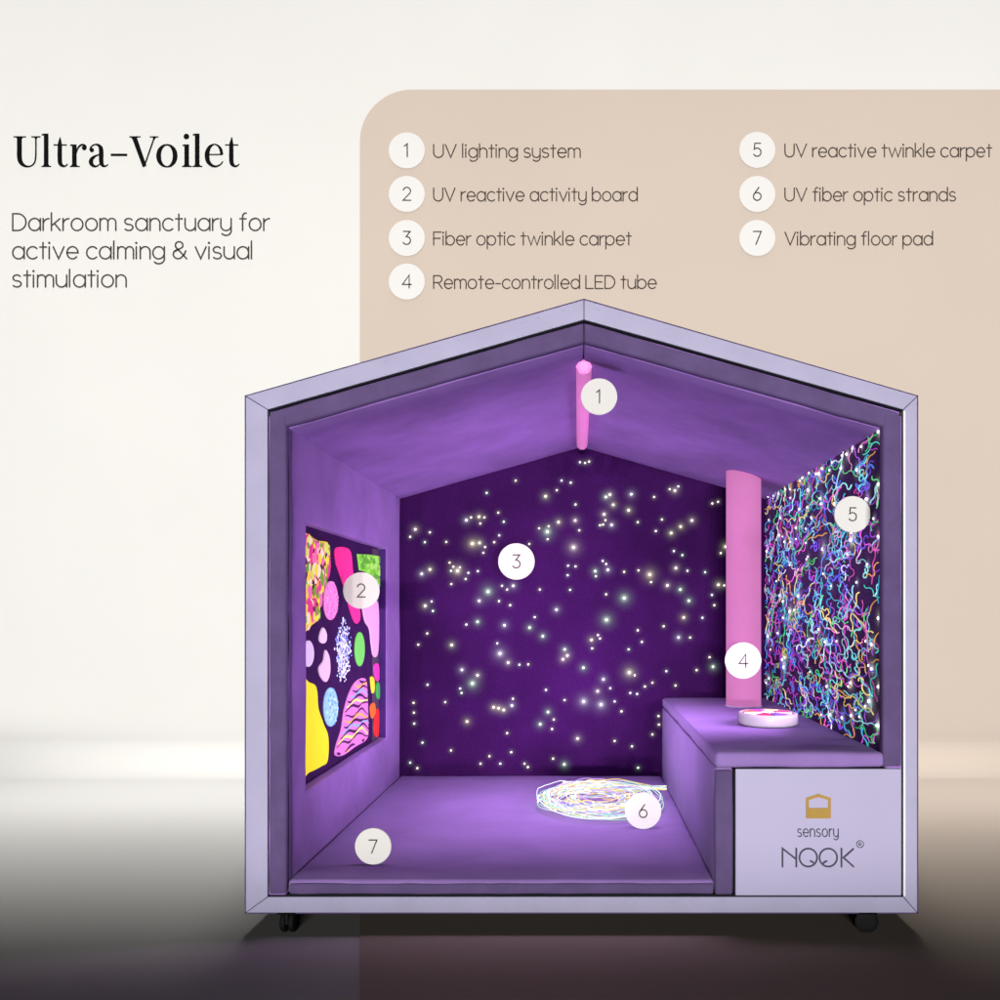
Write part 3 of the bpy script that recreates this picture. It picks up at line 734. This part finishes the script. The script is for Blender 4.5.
    patch([(115, 500), (128, 525), (130, 575), (118, 606), (100, 590), (93, 560), (108, 535)], (232, 196, 226), 'pale lilac drop')
    patch(ov(58, 512, 18, 44), (218, 200, 232), 'pale oval by the front edge', sm=False)
    patch(ov(230, 497, 16, 57), (112, 216, 92), 'green oval', sm=False)
    o, p = patch(ov(133, 690, 23.5, 65), (150, 205, 240), 'light blue dotted oval', sm=False); flecks(o, p, [(205, 235, 250), (110, 170, 225)], 80, 2.4)
    patch([(20, 600), (60, 608), (84, 625), (90, 690), (108, 745), (124, 790), (122, 868), (100, 888), (60, 908), (20, 920)], (250, 238, 30), 'large yellow patch')
    zp = [(148, 850), (152, 815), (168, 765), (178, 700), (196, 640), (220, 602), (250, 598), (256, 660), (258, 740), (254, 795), (215, 822), (175, 850)]
    o, p = patch(zp, (222, 130, 205), 'pink patch with wavy dark and yellow stripes')
    # stripes
    mb = MB(); cols = [(70, 24, 84), (236, 130, 190), (70, 24, 84), (250, 180, 90), (60, 20, 76), (140, 180, 236), (60, 20, 76), (250, 236, 120)]
    for s_ in range(25):
        mb.cur = lin(cols[s_ % len(cols)])
        b0 = 570 + s_*12.6; pp = []
        for i in range(30):
            u = 146 + i*4
            v = b0 + 7*math.sin(i*.5 + s_*1.3) + abs(u - 236)*.62*(.6 + .5*(s_/25))
            pp.append((u, v))
        run = []
        w = 10 if s_ % 3 != 1 else 8
        for p_ in pp + [(-999, -999)]:
            if inside(p_, p) and inside((p_[0], p_[1]+w), p): run.append(p_)
            else:
                if len(run) > 1:
                    n_ = len(run)
                    mb.add([bp(a, b, .0069 + s_*.00004) for a, b in run] + [bp(a, b + w*(.4 + .6*math.sin(PI*(i+.5)/n_)), .0069 + s_*.00004) for i, (a, b) in enumerate(run)], [(i, i+1, i+1+n_, i+n_) for i in range(n_-1)])
                run = []
    b2 = mb.build('print', M['fabric'], None, fix=False)
    bm = bmesh.new(); bm.from_mesh(o.data); bm.from_mesh(b2.data); bm.to_mesh(o.data); bm.free(); bpy.data.objects.remove(b2)
    # speckled cloud
    mb = MB()
    el = ov(175, 505, 28, 112)
    for i in range(400):
        c = (rnd.gauss(175, 13), rnd.gauss(500, 52))
        if not inside(c, el): continue
        mb.cur = lin(rnd.choice([(240, 244, 255), (200, 215, 250), (130, 150, 235), (230, 235, 255)])); r = rnd.uniform(1.5, 3.2)
        a0 = rnd.uniform(0, 6)
        mb.add([bp(c[0] + r*math.cos(a0+2*PI*q_/5), c[1] + 1.9*r*math.sin(a0+2*PI*q_/5), .0015 + i*.00001) for q_ in range(5)], [(0, 1, 2, 3, 4)])
    o = mb.build('felt_patch', M['fabric'], bd, fix=False); o['label'] = 'cloud of tiny white and blue flecks'
    mb = MB(); mb.box(xb + .0004, xb + .0022, dep((X0 - 372)/q), dep(.652) + .02, bp(370, 745)[2], bp(370, 190)[2])
    mb.build('side_strip', M['board_rim'], bd, bevel=.0008)
    mb = MB(); mb.box(xb + .003, X(283.2), dep(.652) - .004, dep(.652) - .0008, Z(806) + .002, Z(515.5) - .002)
    mb.build('rim', M['reveal'], bd, bevel=.001)
    for pts, rgb, lb in (([(276, 552), (291, 548), (292, 600), (281, 596)], (226, 60, 170), 'small magenta patch'), ([(266, 592), (275, 596), (277, 632), (271, 642)], (244, 226, 50), 'small yellow patch'),
                         ([(284, 616), (293, 610), (294, 660), (286, 656)], (60, 170, 80), 'small green patch'), ([(265, 690), (276, 676), (281, 706), (270, 728)], (236, 110, 40), 'small orange patch'),
                         ([(284, 706), (292, 700), (291, 780), (282, 788), (276, 760)], (230, 40, 40), 'small red patch')):
        patch(pts, rgb, lb, h=.008)
activity_board()

# ------------------------------------------------------------------ tubes, puck, fibre strands
def uv_lamp():
    ya, yb = dep(.93), dep(.63)
    zc = Z(343) - .014
    t = thing('uv_lamp', 'slim pink glowing ultraviolet tube fixed along the ceiling ridge', 'lamp', (X(584.5), ya, zc))
    mb = MB()
    n = 6
    prof = [Vector((X(584.5), y, zc)) for y in (ya + .012, yb - .012)]
    mb.lathe([(.0235, 0), (.0255, .006), (.0255, yb-ya-.03), (.0235, yb-ya-.024)], (X(584.5), ya + .012, zc), 'y', 20)
    mb.build('tube', M['uvtube'], t, bevel=.002)
    for y in (ya, yb - .012):
        mb = MB(); mb.lathe([(.016, 0), (.0265, .004), (.0265, .0115)], (X(584.5), y, zc), 'y', 6)
        mb.build('end_cap', M['uvtube'] if y == ya else M['velvet_edge'], t)
    for y in (ya + .15, yb - .15):
        mb = MB(); mb.box(X(584.5) - .008, X(584.5) + .008, y - .012, y + .012, zc + .02, Z(343) + .004); mb.build('bracket', M['dark_edge'], t)
uv_lamp()
BZ = Z(753) + .002
def led_tube():
    k = .672; c = at(743.5, 611, k); r = 17.5/.685*U
    t = thing('led_tube', 'tall pink glowing tube standing on the bench and reaching the ceiling', 'tube lamp', (c.x, c.y, BZ))
    ztop = Z(341) - .283*(c.x - X(584)) + .02
    mb = MB(); n = 48
    zs = [BZ, BZ + .004] + [BZ + .004 + (ztop - BZ - .004)*i/10 for i in range(1, 11)]
    mb.lathe([(r*.985, zs[0]), (r*.99, zs[0] + .001), (r, zs[0] + .002)] + [(r, z) for z in zs[1:]], (c.x, c.y, 0), 'z', n)
    mb.build('tube', M['tube'], t, smooth=True)
    mb = MB(); mb.lathe([(r*1.05, BZ - .004), (r*1.05, BZ + .004), (r*1.012, BZ + .006)], (c.x, c.y, 0), 'z', n); mb.build('base_ring', M['trim'], t)
led_tube()
def puck():
    k = .80; c = at(767.5, 724, k); r = 29.5/k*U
    t = thing('remote_puck', 'round white controller with coloured buttons lying on the bench by the pink tube', 'controller', (c.x, c.y, BZ))
    h = .045
    mb = MB(); mb.lathe([(r*.9, 0), (r*.985, .004), (r, .012), (r, h-.010), (r*.985, h-.003), (r*.93, h), (r*.86, h-.001), (r*.84, h-.004)], (c.x, c.y, BZ), 'z', 64)
    b = mb.build('body', M['puck'], t, smooth=True)
    cols = [(210, 60, 110), (244, 225, 150), (170, 60, 160), (226, 110, 70), (245, 235, 240), (190, 40, 90), (120, 80, 190), (240, 200, 210)]
    for i in range(8):
        mb = MB(); mb.cur = lin(cols[i]); a0 = i*45 + 4; ri, ro = r*.28, r*.80
        poly = [(ro*math.cos(R(a0+37*j/6)), ro*math.sin(R(a0+37*j/6))) for j in range(7)] + [(ri*math.cos(R(a0+37*j/3)), ri*math.sin(R(a0+37*j/3))) for j in range(3, -1, -1)]
        mb.prism(poly, lambda p, tt: (c.x + p[0], c.y + p[1], BZ + h - .004 + .005*tt))
        mb.build('button', M['fabric'], t, bevel=.001)
    mb = MB(); mb.cur = lin((250, 215, 225)); mb.lathe([(r*.24, h-.004), (r*.24, h), (r*.2, h+.002)], (c.x, c.y, BZ), 'z', 24); mb.build('button', M['fabric'], t)
puck()
def strands():
    zf = Z(881.5) + .004
    ctr = at(600, 808.5, .725)
    t = thing('fiber_optic_strands', 'coil of glowing white and rainbow fibre optic strands lying on the floor pad', 'light strands', (ctr.x, ctr.y, zf))
    rnd = random.Random(11); ends = []
    cols = [(255, 250, 240), (255, 255, 255), (225, 240, 255), (150, 205, 255), (255, 220, 100), (255, 235, 160), (205, 170, 250), (170, 250, 210), (200, 245, 220), (255, 245, 225), (190, 225, 255)]
    for i in range(26):
        mb = MB(); g = rnd.uniform(.6, 1.0); mb.cur = tuple(v*g for v in lin(rnd.choice(cols)))
        outer = i % 2 == 0
        turns = rnd.uniform(.95, 1.5); ph = rnd.uniform(-.5, .5)
        if outer: R0 = rnd.uniform(.22, .262); R1 = R0 - rnd.uniform(.0, .03)
        else: R0 = rnd.uniform(.20, .26); R1 = rnd.uniform(.085, .15); turns += .7
        ox, oy = rnd.gauss(0, .005), rnd.gauss(0, .006); f1, f2 = rnd.uniform(2, 4), rnd.uniform(0, 6)
        P = [Vector((X(712) - .004 - .0005*i, ctr.y + .26 + .02*rnd.random(), zf + .006 + rnd.random()*.02))]
        n_ = int(46*turns)
        for j in range(n_+1):
            q = j/n_; a = 1.25 + ph*.25 + q*turns*2*PI; rr_ = R0 + (R1-R0)*min(1, q*1.6) + .007*math.sin(f1*a + f2)
            hz = .008 + .042*(.5 + .5*math.sin(a*1.7 + f2))*rnd.uniform(.75, 1) + .02*(1-q)*((i % 5)/5)
            P.append(Vector((ctr.x + ox + rr_*math.cos(a)*1.0, ctr.y + oy + rr_*math.sin(a)*1.05, zf + hz)))
        mb.tube(P, .0017, 5)
        mb.build('strand', M['fibre'], t, smooth=True, fix=False)
        for p in rnd.sample(P[6:], 3): ends.append((p, mb.cur))
    mb = MB()
    for p, c in ends:
        mb.cur = (1, 1, .97); r = rnd.uniform(.003, .006)
        mb.lathe([(r*.5, -r*.85), (r, 0), (r*.5, r*.85)], (p.x, p.y, p.z + .002), 'z', 7)
    o = mb.build('light_point', M['spark'], t, smooth=True); o['kind'] = 'stuff'
    L = bpy.data.lights.new('strand_glow', 'POINT'); L.energy = .07; L.color = lin((255, 235, 245)); L.shadow_soft_size = .06
    lo = bpy.data.objects.new('strand_glow', L); COL.objects.link(lo); lo.location = (ctr.x, ctr.y, zf + .12)
strands()

# ------------------------------------------------------------------ numbered markers standing in the booth
def marker(d, u, v, k, where, dy=0):
    c = at(u, v, k); r = 18.2/k*U; c.y += dy
    t = None
    mb = MB(); mb.lathe([(r, 0), (r, -.005), (r*.99, -.006)], (c.x, c.y, c.z), 'y', 56)
    o = mb.build('number_marker', M['marker']); tag(o, 'round off-white marker numbered %s %s' % (d, where), 'marker', 'numbered markers in the booth')
    s_ = U/k; w = G[d][0]*18.5
    fn = lambda x, y, z: (c.x + x*s_, c.y - .0068 - z, c.z + y*s_)
    mb = MB(); lettering(mb, d, -w/2 - (1 if d == '1' else 0), -6.5, 18.5, 1.25, fn)
    mb.build('numeral', M['ink'], o, fix=False)
marker('1', 599, 397, .92, 'beside the tube under the ceiling ridge')
marker('2', 361.5, 590.5, .776, 'on the activity board')
marker('3', 516.5, 561.5, .612, 'on the starry back carpet')
marker('4', 743, 660.5, .713, 'on the front of the tall pink tube')
marker('5', 852, 514.5, .948, 'against the neon squiggle carpet')
marker('6', 643, 810.5, .803, 'standing before the coil of light strands')
marker('7', 373.5, 845.9, .938, 'standing on the front left of the floor pad')

# ------------------------------------------------------------------ light
def lamp(name, kind, loc, rot, energy, rgb, **kw):
    L = bpy.data.lights.new(name, kind); L.energy = energy; L.color = rgb
    mbn = kw.pop('bounces', None)
    for k_, v_ in kw.items(): setattr(L, k_, v_)
    o = bpy.data.objects.new(name, L); COL.objects.link(o); o.location = loc; o.rotation_euler = rot
    if mbn is not None: L.cycles.max_bounces = mbn
    return o
# big frontal lamp: lights the wall and the booth front, its beam dying out towards the floor
KEY_E, STRIP_E, STRIP2_E = 26400, 38.5, 11.6
for i in range(5):
    kx = .2 + (i - 2)*1.4
    lamp('front_key', 'SPOT', (kx, -24, 1.2), (R(90 + 45.735), 0, math.atan2(kx, 24)), KEY_E/5, (1, 1, 1), spot_size=R(98), spot_blend=.030, shadow_soft_size=.25, bounces=0)
# unseen overhead strips added so the floor fades dark towards the front
lamp('overhead_strip', 'AREA', (0, 1.63, 7.5), (0, 0, 0), STRIP_E, (1, 1, 1), shape='RECTANGLE', size=8, size_y=.2, spread=R(29.9), bounces=0)
lamp('wall_foot_strip', 'AREA', (0, 2.3, 7.5), (0, 0, 0), STRIP2_E, (1, 1, 1), shape='RECTANGLE', size=8, size_y=.1, spread=R(21), bounces=0)
# unseen fill lights added inside the booth
lamp('soft_top_fill', 'AREA', (X(565), .56, Z(434)), (R(12), 0, 0), 5.6, lin((238, 208, 255)), shape='RECTANGLE', size=1.3, size_y=.9, spread=R(64), bounces=0)
lamp('up_fill', 'AREA', (X(520), .85, Z(870)), (R(180), 0, 0), 11.0, lin((238, 205, 255)), shape='RECTANGLE', size=.55, size_y=.9, bounces=0)
d_ = Vector((-1, .45, -.12))
lamp('side_fill', 'AREA', (X(850), .50, 1.02), d_.to_track_quat('-Z', 'Y').to_euler(), 7.0, lin((240, 190, 255)), shape='RECTANGLE', size=.4, size_y=.8, spread=R(105), bounces=0)

d_ = Vector((1, .30, -.05))
lamp('side_fill', 'AREA', (X(310), .40, 1.15), d_.to_track_quat('-Z', 'Y').to_euler(), 1.6, lin((240, 200, 255)), shape='RECTANGLE', size=.3, size_y=.6, spread=R(100), bounces=0)

w = bpy.data.worlds.new('World'); scene.world = w; w.use_nodes = True
bg = w.node_tree.nodes['Background']; bg.inputs[0].default_value = (.75, .7, 1, 1); bg.inputs[1].default_value = .002

# ------------------------------------------------------------------ camera
cd = bpy.data.cameras.new('camera'); cam = bpy.data.objects.new('camera', cd); COL.objects.link(cam); scene.camera = cam
cam.location = (0, -D, ZH); cam.rotation_euler = (R(90), 0, 0)
cd.sensor_width = 36; cd.lens = 36*D/(1000*U)
cd.shift_x = -.078; cd.shift_y = .111
cd.clip_end = 200; cd.clip_start = .02
scene.view_settings.view_transform = 'Standard'; scene.view_settings.look = 'None'; scene.view_settings.exposure = 0; scene.view_settings.gamma = 1
scene.cycles.use_denoising = True
scene.cycles.max_bounces = 6; scene.cycles.diffuse_bounces = 3
scene.cycles.sample_clamp_indirect = 4
